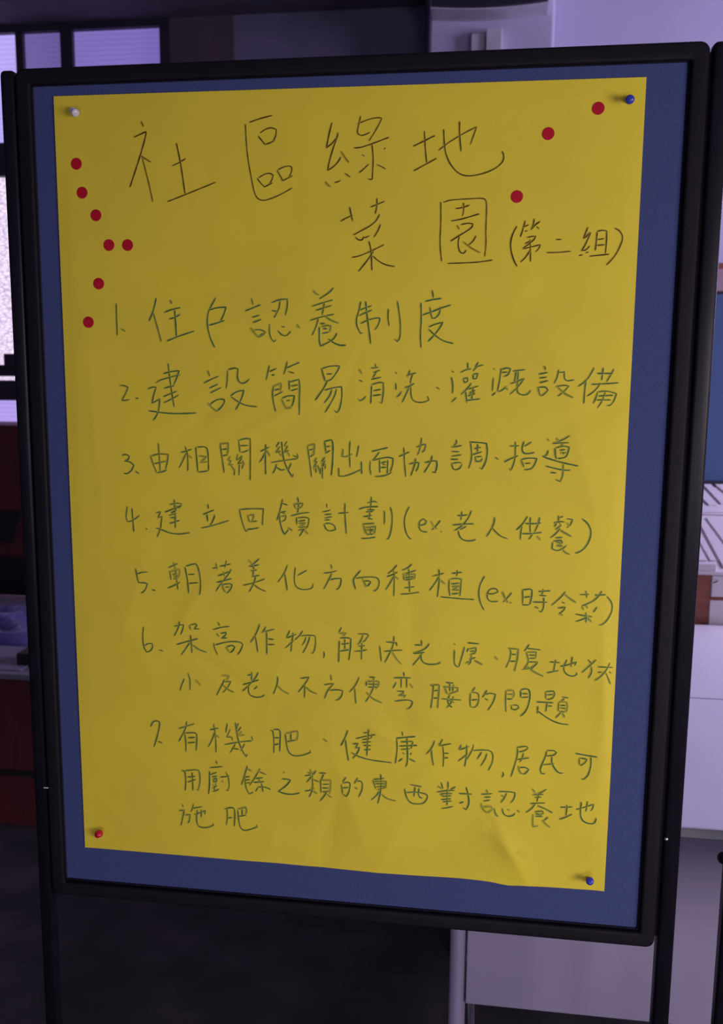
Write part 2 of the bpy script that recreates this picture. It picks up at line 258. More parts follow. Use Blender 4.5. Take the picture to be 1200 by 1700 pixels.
122,78 100,140 50,208;100,140 110,200 120,270;180,95 170,180 180,240 225,262 280,260 308,245 312,215;265,118 195,158;442,75 450,110;388,140 440,135 485,122;450,140 420,200 388,260;430,190 480,178 518,180 515,220 498,255 480,262;662,118 630,155 605,185 612,220 625,262;620,178 700,168 770,168 800,190 795,240 770,272 752,268;675,180 690,215 705,240;675,200 720,195 735,205 720,230 690,240
930,78 900,115 860,145;855,165 900,150 935,130;905,120 910,200 905,312;905,160 880,210 845,265;915,165 940,185;1040,72 1010,100 965,120;970,150 1020,135 1072,118;975,160 985,195;975,155 1060,145 1060,175 1000,195;985,172 1055,165;1015,105 1020,200 1022,280;985,190 1050,180;985,248 1060,240;955,295 1030,290 1095,280
@G l5 710 930 3.75
28,100 60,92 105,80;70,55 72,130 60,230;70,100 45,145 10,190;75,120 110,150;150,82 215,75;185,62 180,100;135,120 130,170 140,225;140,118 175,112 210,118 205,170 200,225;145,148 200,142;150,165 200,160 155,185 200,185;150,210 195,205;80,228 180,238 290,245
355,98 325,150 315,210 330,275 352,312;365,205 400,212 438,198 430,178 395,175 370,200 370,240 395,260 440,255;465,195 480,235 500,265;525,200 495,235 468,262;512,262 522,268;590,185 592,235 590,275;590,185 640,178 652,190 640,265 632,278;598,232 640,225;590,278 632,278;690,195 765,190;720,178 712,215;695,218 740,222;655,260 745,262;722,232 722,300 705,322 690,315;668,290 690,300
858,195 830,230 770,282;850,210 885,240 925,265;835,262 855,268;810,298 855,292 845,315 815,335;820,330 842,345;945,215 1005,212;985,190 990,235;1040,218 1110,215;1085,192 1050,240 1010,265 960,285;960,290 970,310;985,280 995,300;1055,290 1030,325;920,335 970,345 1025,352;985,325 985,390;1000,350 960,370 920,382;985,350 1020,385;1115,225 1145,260 1150,310 1120,370 1090,400 1065,405
@G l6 220 1020 4.444
82,90 75,160 82,240 105,278 135,270 152,235 145,215 110,215 88,235;200,262 228,270;308,88 345,78 378,75 372,110 355,150;348,50 340,100 308,160;418,80 432,115;425,80 465,68 475,80 455,108 495,105;325,222 400,200 485,178;428,150 435,210 440,288;425,205 395,250 360,300;445,225 490,260 550,280
630,55 645,85;595,112 650,95 718,88;622,140 640,165;650,140 690,132 692,148 660,175 700,172;600,210 605,250 630,298;610,225 700,200 790,200 815,220 800,265 775,298;690,240 715,280;695,240 735,225 755,240 740,270 715,285;940,70 915,140 870,208;905,155 915,210 925,280;985,90 970,115 955,138;965,130 1000,120 1050,108;990,130 990,200 992,295;1000,180 1045,185;995,222 1050,222
@G l6 470 1030 4.444
50,72 38,100 22,128;25,128 65,115 100,100;75,90 65,160 58,232;15,205 50,175 80,145;145,75 125,110 85,145;125,115 180,108 235,112 242,150 235,210 220,242 205,240;170,120 160,155 140,185;198,118 180,180 145,242;300,230 305,255 298,280
432,50 410,92;418,95 465,92 440,115;415,150 412,220 410,310;420,130 470,125 500,135 498,200 485,295;430,175 490,168;415,228 490,215;455,135 455,215;555,100 620,98 630,110 605,150 585,160;592,100 575,150 550,180;555,190 605,185;525,228 575,225 622,215;580,165 578,290
712,185 718,240 725,305;760,158 835,165 840,190;818,115 815,170 800,215 750,312;745,228 810,222 882,218;805,235 840,290 875,325;1020,145 1022,190;972,180 1030,182;1080,170 1045,215 960,242;960,242 1000,240 1045,235;1025,245 1000,280 955,332;1015,255 1020,295 1050,322 1110,325 1150,318 1162,305
@G l6 730 1050 4
0,200 5,208;95,75 105,82;98,115 95,170 97,215 125,232;185,68 225,72 262,75;165,95 150,150 125,232;190,105 180,130;195,110 240,100 240,130 200,150;200,125 235,122;205,140 240,138;210,150 205,200 190,215;170,205 200,190;230,185 285,215;195,180 240,165;365,160 385,182
455,105 475,120 465,180 438,235;455,105 522,110 515,180 495,258;470,145 510,145;465,190 510,190;595,78 560,125;575,105 670,115;575,130 590,190;575,130 640,130 635,175;590,150 635,150;590,172 635,170;590,195 560,240;580,195 650,195 610,235 545,245;650,200 600,250;570,215 620,260 690,292
730,195 800,200;770,180 755,260;710,268 790,252;800,225 850,215 905,195 895,220;845,180 820,230 830,270 870,292 905,285 912,265;880,160 870,230;985,180 1005,205 975,235;1040,180 1000,215 942,268;1005,225 1010,265 985,305;1050,228 1150,232;1130,200 1110,240 1075,290 1028,320;1125,262 1140,270;1100,265 1120,310 1132,345;1050,265 1075,262
@G l7 280 1100 5
160,85 180,140 178,230;132,132 110,180 95,235;225,142 268,190;440,108 502,108 480,150;465,140 435,200 398,272;465,160 515,155 500,195 450,250;450,185 500,230 545,245
655,105 700,95;690,78 688,150;615,182 680,165 750,142;745,80 720,130 670,185 612,238;665,190 660,240 680,275 730,290 780,282 797,265;740,195 708,222;905,115 905,170 870,262;905,190 940,230 1000,262
@G l7 480 1105 5
95,105 165,95 145,135 75,222;128,150 130,210 128,270;135,175 180,215 235,235;345,75 352,125;290,160 340,150 375,148;370,150 315,210 295,275;335,205 400,198 445,208 440,245 415,280 385,288
582,95 555,160 500,222;545,185 548,250 555,318;665,95 718,98;650,130 740,130 745,160 720,195;640,130 640,170;650,152 740,155;655,178 735,178;700,100 705,170 670,250 632,302;640,220 690,275 775,310
950,55 955,88;865,102 930,98 1012,102;930,105 930,185;975,105 975,185;890,138 860,190;1000,150 1030,188;895,212 950,212 945,230 905,250;910,250 965,245 950,270;875,295 940,285 1000,285 1025,300 1010,345 975,362
@G l7 700 1120 4.615
65,78 90,90 85,150 70,260;75,78 135,78 130,150 122,258;90,125 130,118;85,180 125,178;185,60 245,65;165,92 215,95;215,60 215,130;175,95 195,150;190,95 275,100 275,125 205,150;245,75 235,130;150,185 230,190 305,195;215,155 195,200 215,240 235,250;245,165 225,220 190,255;195,190 250,215
412,95 385,130;375,140 368,200 375,250;380,135 425,138 440,160 435,215 415,250 375,250;380,195 430,190;500,118 475,160 465,175;480,155 520,140 565,150 550,210 505,275;485,185 510,195
645,120 642,200 645,285;650,120 700,118 710,145 695,182;655,150 700,148;650,185 695,185;758,118 758,175;760,115 800,105 830,120 828,200 800,280 755,318;765,145 815,145;765,175 820,170;685,230 690,262 720,270 745,250 735,232 695,232
950,130 950,185;950,130 1010,125 1022,150 1000,185 955,190;960,155 1010,150;880,208 950,212 1010,215;960,215 950,285;965,240 1000,240;890,240 885,300;885,275 930,310 1000,355 1070,378 1128,382;1075,170 1125,178;1095,180 1060,215;1050,210 1045,280;1055,205 1110,210 1118,240 1105,290;1060,235 1105,235;1060,255 1105,258;1055,280 1100,285;1070,285 1025,332;1080,295 1095,330
@G l8 240 1180 4.138
42,110 60,70 95,68 108,85 90,170 65,250;92,208 125,222;235,122 290,105 345,88;290,72 285,120 235,212;275,150 285,210 285,282;280,152 350,148 362,170 355,275;300,185 350,182;295,220 350,215
450,130 510,118;475,90 490,180 492,288;485,140 465,200 438,248;490,165 515,185;570,85 560,135 560,150;590,125 565,180 600,178;645,85 630,130;665,110 632,150;670,140 640,170 690,165;550,232 640,215 740,205;735,175 745,205;625,80 640,200 680,290 700,315 706,295;625,225 605,265 585,290;690,225 660,275;600,255 650,265;600,180 605,205
865,132 885,140 890,220 888,292;885,130 920,125 935,145 930,220 930,282;890,185 930,185;890,235 925,225;970,155 1050,138 1055,165 1045,205;1005,150 1005,210;975,212 1040,200;968,160 975,230 990,290 1030,312 1090,305 1140,285 1138,270
@G l8 510 1190 4.444
120,162 150,185;300,98 285,140 248,215;282,165 290,240 305,325;415,118 450,115;360,160 420,145 505,130;405,168 470,158;405,190 472,183;415,210 475,212;420,245 470,238;455,90 445,180 440,290;480,125 470,160;335,200 375,195 355,230 385,225 375,260 335,308;325,262 370,290 450,315 540,328 625,338
700,108 705,140;655,158 730,150 800,145;660,160 665,240 650,345;690,185 780,180;680,215 745,212 812,210;690,240 760,235;780,182 765,235;735,155 740,250 740,340 725,370;705,265 720,275;672,330 705,305;770,265 760,280;755,310 798,332
940,175 920,230 878,275;915,240 920,300 932,360;1000,165 970,215;975,215 1020,205 1065,198;1000,215 1008,290 1002,370;1010,268 1045,270;1008,305 1042,302
@G l8 750 1210 4.444
70,115 62,140 50,155;55,155 100,140 130,130;110,120 110,180 95,280;45,240 90,205 120,180;160,115 155,150 105,235;155,160 220,155 280,158 305,185 300,250 268,308;220,170 205,195 185,225;260,180 245,225 212,275;375,315 382,335 368,358
480,135 550,125 562,140 540,160 490,170;485,140 485,190 465,260 435,352;475,225 530,218 572,212;530,175 520,215 500,245;490,270 500,320 525,332;495,285 540,280 568,300 540,330 520,332;700,160 755,158 772,175 755,195 690,200;700,165 690,205 665,260 650,300 662,330 690,330;665,265 720,260 755,255;738,205 735,245 755,290 790,328 822,325
912,180 990,195 1075,208;940,215 940,265;945,215 995,222 985,250 945,272;1025,208 1028,270 1005,345 970,375 955,368
@G l9 290 1270 5
60,48 85,50 95,120 88,212;80,48 190,35 210,60 212,150 195,210 180,200;105,100 175,92;108,142 178,118;145,60 150,130 152,212;345,-35 352,-8;292,22 400,12;280,85 330,68 350,60;290,50 290,170 282,242;310,98 355,90;320,115 350,110 350,135 325,142 320,115;325,125 348,122;315,160 325,170;345,150 338,165;315,190 355,170;315,220 350,210 370,198;330,170 330,215;380,100 455,92;425,55 450,110 455,180 440,215 425,205;395,130 405,145
605,5 585,70 555,165;600,30 640,50;580,100 625,95;585,105 585,150 600,210 620,240 655,225;590,125 625,120;595,150 625,145;710,28 670,100 620,172;690,50 725,65 765,82;670,112 735,105;655,145 745,138;700,110 705,150;720,150 735,225;690,190 672,220;690,185 745,180 800,205;905,55 912,68;890,115 940,118 962,125 930,170 860,220 920,240 980,245 1042,230
@G l9 500 1270 5
75,35 95,85;125,45 85,95 45,145;30,90 110,75;55,60 100,78;60,75 105,70;90,80 95,150;100,120 150,140;30,215 75,210 110,190;95,170 90,220 65,268;100,215 135,240;92,100 98,185;150,65 210,68;190,70 165,125;160,120 165,230;165,125 245,125 245,180 235,240;175,160 230,158;175,190 230,190;175,225 230,215;215,215 190,260 155,300;210,240 255,270
372,100 345,140;335,160 345,240;345,150 395,140 410,160 395,230 375,260 345,240;345,190 395,185;470,105 440,155;450,135 490,130 510,150 505,210 475,268;445,185 470,200
600,118 690,110;660,75 665,160 655,240 635,322;595,125 620,200;600,135 705,135 700,185 630,205;605,155 700,155;615,180 700,175;650,215 620,260 578,290;665,240 710,280 790,298;905,162 950,170 1002,180;858,195 865,240 885,290 915,318 970,325 1020,318 1050,270 1045,245 1000,230 920,222 870,230;945,180 935,265;980,190 970,240 985,270 1008,275
@G l9 710 1280 4
90,75 100,120;135,70 135,120;65,100 95,120;185,105 150,125;60,140 120,130 180,130;85,150 165,150;80,155 110,165;95,170 160,165;90,190 155,185;100,205 160,200;130,120 128,230;90,250 130,245 170,235;208,150 295,155;255,108 270,160 275,220 255,258 235,245;210,215 240,205
390,125 398,145;355,155 430,150;375,175 420,172;370,200 415,192;355,215 360,250 395,280;360,240 420,235 430,255 395,280;470,135 530,132 580,140 575,180 550,208;525,140 510,175 485,208;485,160 515,170;440,245 450,290 470,300;495,245 500,280 530,298 570,290 580,275;530,250 545,258;595,258 612,270
695,118 715,145;790,120 740,150 695,160;700,155 770,155;710,175 755,172;735,150 725,205;680,215 740,212 780,212;715,215 690,250 650,275;730,230 780,250 830,278;710,270 760,265 770,285;715,285 765,285;715,300 765,300;715,275 760,298;700,285 695,340 700,370 735,362;760,325 785,355 815,375;800,305 770,330
880,240 960,238;925,225 918,300;872,320 920,305 960,285;985,255 1040,240 1100,220 1095,250 1080,265;1020,205 1010,290 1030,335 1080,352 1110,345 1118,310;1060,200 1050,270
@G l10 290 1270 5
65,325 72,350;38,378 85,372;80,375 65,450 52,505;85,415 130,410 122,470 108,480;158,318 150,360 135,390;150,358 230,345;165,410 215,395 255,375 250,410;190,370 180,440 190,500 225,520 280,518 322,498 320,482;222,370 222,435;410,360 435,365 440,430 430,500;430,358 480,350 500,370 500,440 495,510;440,440 480,435;525,365 590,350 600,375 590,415;560,360 560,420;535,425 595,415;525,370 530,450 545,520 575,545 630,535 685,515 682,495
'''
# ------------------------------------------------------------ the setting
def struct(name, bm, m, parent=None):
    o = obj(name, bm, m, parent)
    if not parent: o['kind'] = 'structure'
    return o
struct('floor', box(-4, 4.2, -4, 3.2, -0.1, 0), M['floor'])
struct('ceiling', box(-4, 4.2, -4, 3.2, 3.75, 3.85), M['ceiling'])
wb = bmesh.new()
P = lambda x, y, Y=3.0: at(x, y, Y=Y)
xr0 = P(268, 50).x                       # right end of the window
zt, zm1, zm0, zl, zb = 3.13, 2.634, 2.48, 1.576, 0.80
for r in ((-4, -3.0, 0, 3.75), (xr0 + .04, 4.2, 0, 3.75), (-3.0, xr0 + .04, zt + .04, 3.75), (-3.0, xr0 + .04, 0, zb)):
    add_box(wb, r[0], r[1], 3.0, 3.15, r[2], r[3])
struct('wall_back', wb, M['wall'])
struct('wall_left', box(-4.1, -4, -4, 3.15, 0, 3.75), M['wall_dark'])
struct('wall_right', box(4.2, 4.3, -4, 3.15, 0, 3.75), M['wall'])
# dark beam above the window, brown pier, grey panel, white pillar
struct('trim_1', box(-4, P(705, 60).x, 2.72, 3.0, 3.165, 3.75, .004), M['beam'])
struct('trim_2', box(xr0 + .045, P(390, 60).x, 2.975, 3.0, 0, 3.165, .003), M['wall_dark'])
struct('trim_3', box(P(390, 60).x, P(708, 60).x, 2.98, 3.0, 0, 3.165, .003), M['wall_grey'])
px0, px1 = at(712, 60, Y=2.8).x, at(920, 60, Y=2.8).x
struct('trim_4', box(px0, px1, 2.8, 3.0, 0, 3.75, .012), M['wall'])
struct('baseboard_back', box(-3.9, 4.1, 2.96, 3.0, 0, .09, .004), M['alu'])
# window_1: frame with mullions, then panes as parts
win = bpy.data.objects.new('window_1', None); COL.objects.link(win); win.location = (-2, 3, .8); win['kind'] = 'structure'
xs = [(-3.0, P(30, 80).x), (P(42, 80).x, P(104, 80).x), (P(124, 80).x, xr0)]
fr = bmesh.new()
add_box(fr, -3.04, -3.0, 2.97, 3.05, zb, zt + .04); add_box(fr, xr0, xr0 + .045, 2.97, 3.05, zb, zt + .04)
add_box(fr, -3.0, xr0, 2.97, 3.05, zt, zt + .045)
for a, b in zip(xs, xs[1:]): add_box(fr, a[1], b[0], 2.975, 3.05, zb, zt)
add_box(fr, -3.0, xr0, 2.965, 3.05, zm0, zm1, .004)
add_box(fr, -3.0, xr0, 2.955, 3.05, 1.40, 1.500, .003)
add_box(fr, -3.0, xr0, 2.96, 3.05, 1.520, zl, .003)
add_box(fr, -3.0, xr0, 2.95, 3.05, zb, zb + .05, .003)
obj('window_frame', fr, M['alu'], win)
for i, (a, b) in enumerate(xs):
    obj('pane', box(a, b, 3.0, 3.01, zm1, zt), M[('pane_bright', 'pane_dim', 'pane_mid')[i]], win)
    obj('pane', box(a, b, 3.0, 3.01, zl, zm0), M['pane_texture'], win)
    obj('pane', box(a, b, 3.0, 3.01, zb + .05, 1.40), M['pane_low'], win)
    obj('gap_pane', box(a, b - .08 if i == 0 else b, 3.02, 3.03, 1.5, 1.52), M['pane_texture'], win)
lt = P(21, 606)
obj('latch', box(lt.x - .014, lt.x + .06, 2.94, 2.97, zl - .01, zl + .055, .004), M['alu'], win)

# ------------------------------------------------------------ the display board stand
def frame_ring(x0, x1, z0, z1, w, yf, yb, r, inner_r=.002, seg=6):
    """rounded rectangular ring, moulded: outer bevel, flat face, inner chamfer"""
    def loop(off, y, rr):
        pts = []
        for cx, cz, a0 in ((x1, z1, 0), (x0, z1, 90), (x0, z0, 180), (x1, z0, 270)):
            sx = -1 if cx == x1 else 1; sz = -1 if cz == z1 else 1
            ccx = cx + sx * (off + rr); ccz = cz + sz * (off + rr)
            for k in range(seg + 1):
                a = math.radians(a0 + 90 * k / seg)
                pts.append(Vector((ccx + rr * math.cos(a), y, ccz + rr * math.sin(a))))
        return pts
    loops = [loop(0, yb, r), loop(0, yf + .004, r), loop(.0012, yf + .0012, r - .001), loop(.004, yf, r - .003),
             loop(w - .004, yf, inner_r + .004), loop(w - .001, yf + .0015, inner_r + .001), loop(w, yf + .004, inner_r), loop(w, yb, inner_r)]
    bm = bmesh.new(); V = [[bm.verts.new(p) for p in l] for l in loops]; n = len(V[0]); V.append(V[0])
    for A, B in zip(V, V[1:]):
        for k in range(n): bm.faces.new((A[k], A[(k + 1) % n], B[(k + 1) % n], B[k]))
    return bm
FX0, FX1, FZ0, FZ1 = -.0518, .8520, .7110, 1.9175       # outer frame
IX0, IX1, IZ0, IZ1 = -.0305, .8296, .7347, 1.8966       # visible felt
def stand(dx, label, post_tags=True):
    root = empty('display_board', (dx + .4, 0, 0), label, 'display board', None)
    rb = frame_ring(FX0 + dx, FX1 + dx, FZ0, FZ1, .0213, -.008, .016, .012)
    fo = obj('board_frame', rb, M['frame'], root, True)
    md = fo.modifiers.new('n', 'WEIGHTED_NORMAL')
    lp = frame_ring(IX0 - .002 + dx, IX1 + .002 + dx, IZ0 - .002, IZ1 + .002, .0045, -.0015, .010, .005)
    obj('inner_lip', lp, M['lip'], root, True)
    obj('felt_panel', box(IX0 - .01 + dx, IX1 + .01 + dx, 0, .010, IZ0 - .01, IZ1 + .01), M['felt'], root)
    obj('back_panel', box(FX0 + .01 + dx, FX1 - .01 + dx, .011, .0155, FZ0 + .01, FZ1 - .01), M['frame'], root)
    for s, xc in ((-1, -.0640), (1, .8672)):
        b = bmesh.new()
        hw, hd = (.0102, .011) if s < 0 else (.0118, .013)
        # oval tube post with a flat spine
        n = 24; rings = []
        for z in (0.03, 1.909, 1.9135, 1.916):
            k = {1.9135: .93, 1.916: .72}.get(z, 1)
            rings.append([b.verts.new(Vector((xc + dx + k * hw * math.copysign(abs(math.cos(t)) ** .45, math.cos(t)), .004 + k * hd * math.copysign(abs(math.sin(t)) ** .45, math.sin(t)), z))) for t in [2 * math.pi * i / n for i in range(n)]])
        for A, B in zip(rings, rings[1:]):
            for i in range(n): b.faces.new((A[i], A[(i + 1) % n], B[(i + 1) % n], B[i]))
        b.faces.new(rings[0][::-1]); b.faces.new(rings[-1])
        po = obj('post', b, M['post'], root, True)
        # foot: arched bar front to back
        f = bmesh.new()
        add_tube(f, [(xc + dx, -.30, .014), (xc + dx, -.26, .022), (xc + dx, -.10, .034), (xc + dx, 0, .038), (xc + dx, .12, .034), (xc + dx, .27, .022), (xc + dx, .31, .014)], [.008, .012, .014, .015, .014, .012, .008], 12)
        obj('foot', f, M['post'], root, True)
        xe = FX0 if s < 0 else FX1
        obj('side_channel', box(min(xc, xe) + dx, max(xc, xe) + dx, -.001, .012, FZ0 + .015, FZ1 - .012, .001), M['frame'], root)
        for z in (.85, 1.78):
            obj('bracket', box(min(xc, xe) + dx, max(xc, xe) + dx, .010, .024, z - .02, z + .02, .002), M['frame'], root)
    return root
board = stand(0, 'black framed blue felt display board holding the big yellow poster')
sp = at(1107, 1394, Y=-.011); b = bmesh.new(); lathe(b, [(0, .0028), (.0012, .0026), (.002, .0016), (.0021, 0)], (sp.x - .0005, -.0092, sp.z), (0, -1, 0), 12)
obj('screw', b, M['screw'], board, True)
sp = at(76, 1308, Y=-.008); b = bmesh.new(); add_box(b, sp.x - .0032, sp.x + .0038, -.0088, -.006, sp.z - .0006, sp.z + .0010, .0003)
obj('scratch', b, M['pin_white'], board)
# neighbouring stand, its left post shows at the right edge
dxn = at(1183, 1700, Y=.0).x + .0742
nb = stand(dxn, 'second display board, mostly out of frame, only its thin black post showing at far right')
kp = at(1199, 1425, Y=-.01)
b = bmesh.new(); lathe(b, [(0, .006), (.004, .0085), (.016, .0085), (.020, .006), (.021, 0)], (dxn - .066, -.004, kp.z), (-1, -.4, 0), 16)
obj('clamp_knob', b, M['post'], nb, True)

# ------------------------------------------------------------ the poster
YP = -.0022
cTL, cTR, cBR, cBL = [at(*p, Y=YP) for p in ((89, 160), (1073, 128), (1003, 1480), (141, 1407))]
FOLDS = []
rf = random.Random(11)
def fold(cx, cz, ang, length, width, amp):  FOLDS.append((cx, cz, math.cos(ang), math.sin(ang), length, width, amp))
# s to the right 0..1, t down 0..1 : creases read off the sheet
for a in ((.83, .955, 1.1, .08, .035, .0040), (.53, .90, 1.25, .09, .05, .0022), (.60, .965, 2.0, .07, .05, .0018), (.12, .63, 1.9, .10, .06, .0016),
          (.93, .45, 1.3, .12, .05, .0018), (.985, .75, 1.5, .14, .03, .0025), (.38, .97, 1.7, .05, .06, .0018), (.72, .80, .6, .10, .05, .0012),
          (.32, .62, .9, .10, .05, .0010), (.05, .40, 1.5, .20, .05, .0012), (.45, .15, 1.6, .14, .07, .0010), (.25, .83, .5, .12, .06, .0012),
          (.95, .88, 2.2, .09, .05, .0018), (.55, .74, 2.6, .10, .05, .0010), (.88, .62, .4, .10, .06, .0012), (.07, .95, .8, .06, .05, .0010)):
    fold(*a)
for k in range(34):
    tt_ = rf.random() ** .6
    fold(rf.random(), tt_, rf.uniform(0, 3.1), rf.uniform(.03, .11), rf.uniform(.012, .04), rf.uniform(-.0022, .0022) * (.3 + tt_))
def bump(s, t):
    d = 0.0
    for cx, cz, ca, sa, ln, wd, am in FOLDS:
        u = (s - cx) * ca + (t - cz) * 1.4 * sa; v = -(s - cx) * sa + (t - cz) * 1.4 * ca
        e = (u / ln) ** 2
        if e < 6:
            q = abs(v) / wd
            if q < 3: d += 1.5 * am * math.exp(-e) * math.exp(-q * 1.2)
    d += .0030 * noise.noise(Vector((s * 2.6, t * 3.6, 3.1))) * (0.4 + t)
    d += .0005 * noise.noise(Vector((s * 9, t * 12, 1.1)))
    edge = min(1, min(s, 1 - s, t) / .03 + .35)
    d += .0008
    if d < 0: d = -.0017 * (1 - math.exp(d / .0017))
    return d * edge
def sheet(s, t, off=0.0):
    p = (cTL * (1 - s) + cTR * s) * (1 - t) + (cBL * (1 - s) + cBR * s) * t
    dz = t ** 9 * (.0013 * math.exp(-((s - .735) / .055) ** 2) - .0026 * math.exp(-((s - .825) / .022) ** 2) + .0007 * math.exp(-((s - .38) / .04) ** 2))
    return Vector((p.x, p.y - max(bump(s, t), -.0017) - off, p.z + dz))
# bilinear inverse on the sheet plane
def st_of(x, z):
    s = (x - cTL.x) / (cTR.x - cTL.x); t = (cTL.z - z) / (cTL.z - cBL.z)
    for _ in range(4):
        p = (cTL * (1 - s) + cTR * s) * (1 - t) + (cBL * (1 - s) + cBR * s) * t
        s += (x - p.x) / (cTR.x - cTL.x); t += (p.z - z) / (cTL.z - cBL.z)
    return s, t
def px_st(x, y):
    p = at(x, y, Y=YP); s, t = st_of(p.x, p.z)
    q = sheet(s, t); p = at(x, y, Y=q.y)          # follow the buckled surface once
    return st_of(p.x, p.z)
poster = empty('poster', (cBL.x + .39, YP, cBL.z), 'large yellow paper poster with handwritten Chinese list, pinned to blue felt', 'poster')
bm = bmesh.new(); NX, NZ = 150, 210; G = []
for j in range(NZ + 1):
    G.append([bm.verts.new(sheet(i / NX, j / NZ)) for i in range(NX + 1)])
for j in range(NZ):
    for i in range(NX): bm.faces.new((G[j][i], G[j + 1][i], G[j + 1][i + 1], G[j][i + 1]))
rim = [(0, k / NZ) for k in range(NZ + 1)] + [(k / NX, 1) for k in range(1, NX + 1)] + [(1, 1 - k / NZ) for k in range(1, NZ + 1)] + [(1 - k / NX, 0) for k in range(1, NX + 1)]
ra = [bm.verts.new(sheet(*q)) for q in rim]; rb_ = [bm.verts.new(sheet(*q, -.0003)) for q in rim]
for k in range(len(rim) - 1): bm.faces.new((ra[k], ra[k + 1], rb_[k + 1], rb_[k]))
GB = [[bm.verts.new(sheet(i / 30, j / 42, -.0004)) for i in range(31)] for j in range(43)]
for j in range(42):
    for i in range(30): bm.faces.new((GB[j][i], GB[j][i + 1], GB[j + 1][i + 1], GB[j + 1][i]))
ps = obj('sheet', bm, M['paper'], poster, True)

def smooth(pts):
    P_ = [Vector(p) for p in pts]
    for _ in range(2):
        if len(P_) < 3: break
        out = [P_[0]]
        for a, b, c in zip(P_, P_[1:], P_[2:]):
            u, v = (b - a), (c - b)
            if u.length < 1e-6 or v.length < 1e-6: out.append(b); continue
            if u.angle(v) > 1.15: out.append(b)
            else: out += [b - u * .25, b + v * .25]
        out.append(P_[-1]); P_ = out
    return P_
lines = {}
cur = None
for row in STROKES.strip().split('\n'):
    if row[0] == '@':
        ik, ln, x0, y0, sc = row[1:].split(); cur = (ik, ln, float(x0), float(y0), float(sc)); continue
    ik, ln, x0, y0, sc = cur
    for st in row.split(';'):
        pts = [tuple(map(float, q.split(','))) for q in st.split()]
        lines.setdefault((ln, ik), []).append([(x0 + a / sc, y0 + b / sc) for a, b in pts])
ri = random.Random(5)
def clusters(strokes, gx, gy):
    bb = [(min(p[0] for p in s), max(p[0] for p in s), min(p[1] for p in s), max(p[1] for p in s)) for s in strokes]
    par = list(range(len(bb)))
    def fd(i):
        while par[i] != i: i = par[i]
        return i
    for i in range(len(bb)):
        for j in range(i):
            A, B = bb[i], bb[j]
            if A[0] - gx < B[1] and B[0] - gx < A[1] and A[2] - gy < B[3] and B[2] - gy < A[3]: par[fd(i)] = fd(j)
    out = {}
    for i, s in enumerate(strokes): out.setdefault(fd(i), []).append(s)
    return list(out.values())
jobs = [(ik, c) for (ln, ik), ss in lines.items() for c in (clusters(ss, 26, 22) if ik == 'K' else clusters(ss, 6.5, 14))]
for ik, strokes in jobs:
    bm = bmesh.new(); al = bm.verts.layers.float.new('ink')
    for st in strokes:
        st = smooth(st)
        # resample
        R_ = [st[0]]
        for a, b in zip(st, st[1:]):
            n = max(1, int((b - a).length / 2.5)); R_ += [a.lerp(b, k / n) for k in range(1, n + 1)]
        ww = [px_st(p.x, p.y) for p in R_]
        d0 = st[-1] - st[0]
        pale = 0.0
        if len(st) <= 7 and d0.x > 0 and d0.y > 0 and d0.length > 0.1:
            an = math.degrees(math.atan2(d0.y, d0.x)); pale = max(0, 1 - abs(an - 48) / 38)
        base = (1.0 if ik == 'K' else .96) - .36 * pale + ri.uniform(-.06, .04)
        half = (.00074 if ik == 'K' else .00086) * (1 + .45 * pale) * ri.uniform(.9, 1.12)
        C3 = [sheet(s, t, .00055) for s, t in ww]; prev = None; n = len(C3)
        for i in range(n):
            a = C3[max(i - 1, 0)]; c = C3[min(i + 1, n - 1)]; d = (c - a)
            if d.length < 1e-7: d = Vector((1, 0, 0))
            nrm = Vector((-d.z, 0, d.x)).normalized()
            f = 1.0
            if i == n - 1: f = .55
            if i == 0: f = .75
            h = half * f * (1 + .12 * math.sin(i * .7 + base * 40))
            row_ = [bm.verts.new(C3[i] + nrm * h * q) for q in (-1.55, -.62, .62, 1.55)]
            v = base * (.75 if i in (0, n - 1) and n > 3 else 1)
            for q, vv in zip(row_, (.0, v, v, .0)): q[al] = vv
            if prev:
                for k in range(3): bm.faces.new((prev[k], prev[k + 1], row_[k + 1], row_[k]))
            prev = row_
    o = obj('handwritten_character', bm, M['ink_black' if ik == 'K' else 'ink_green'], poster)

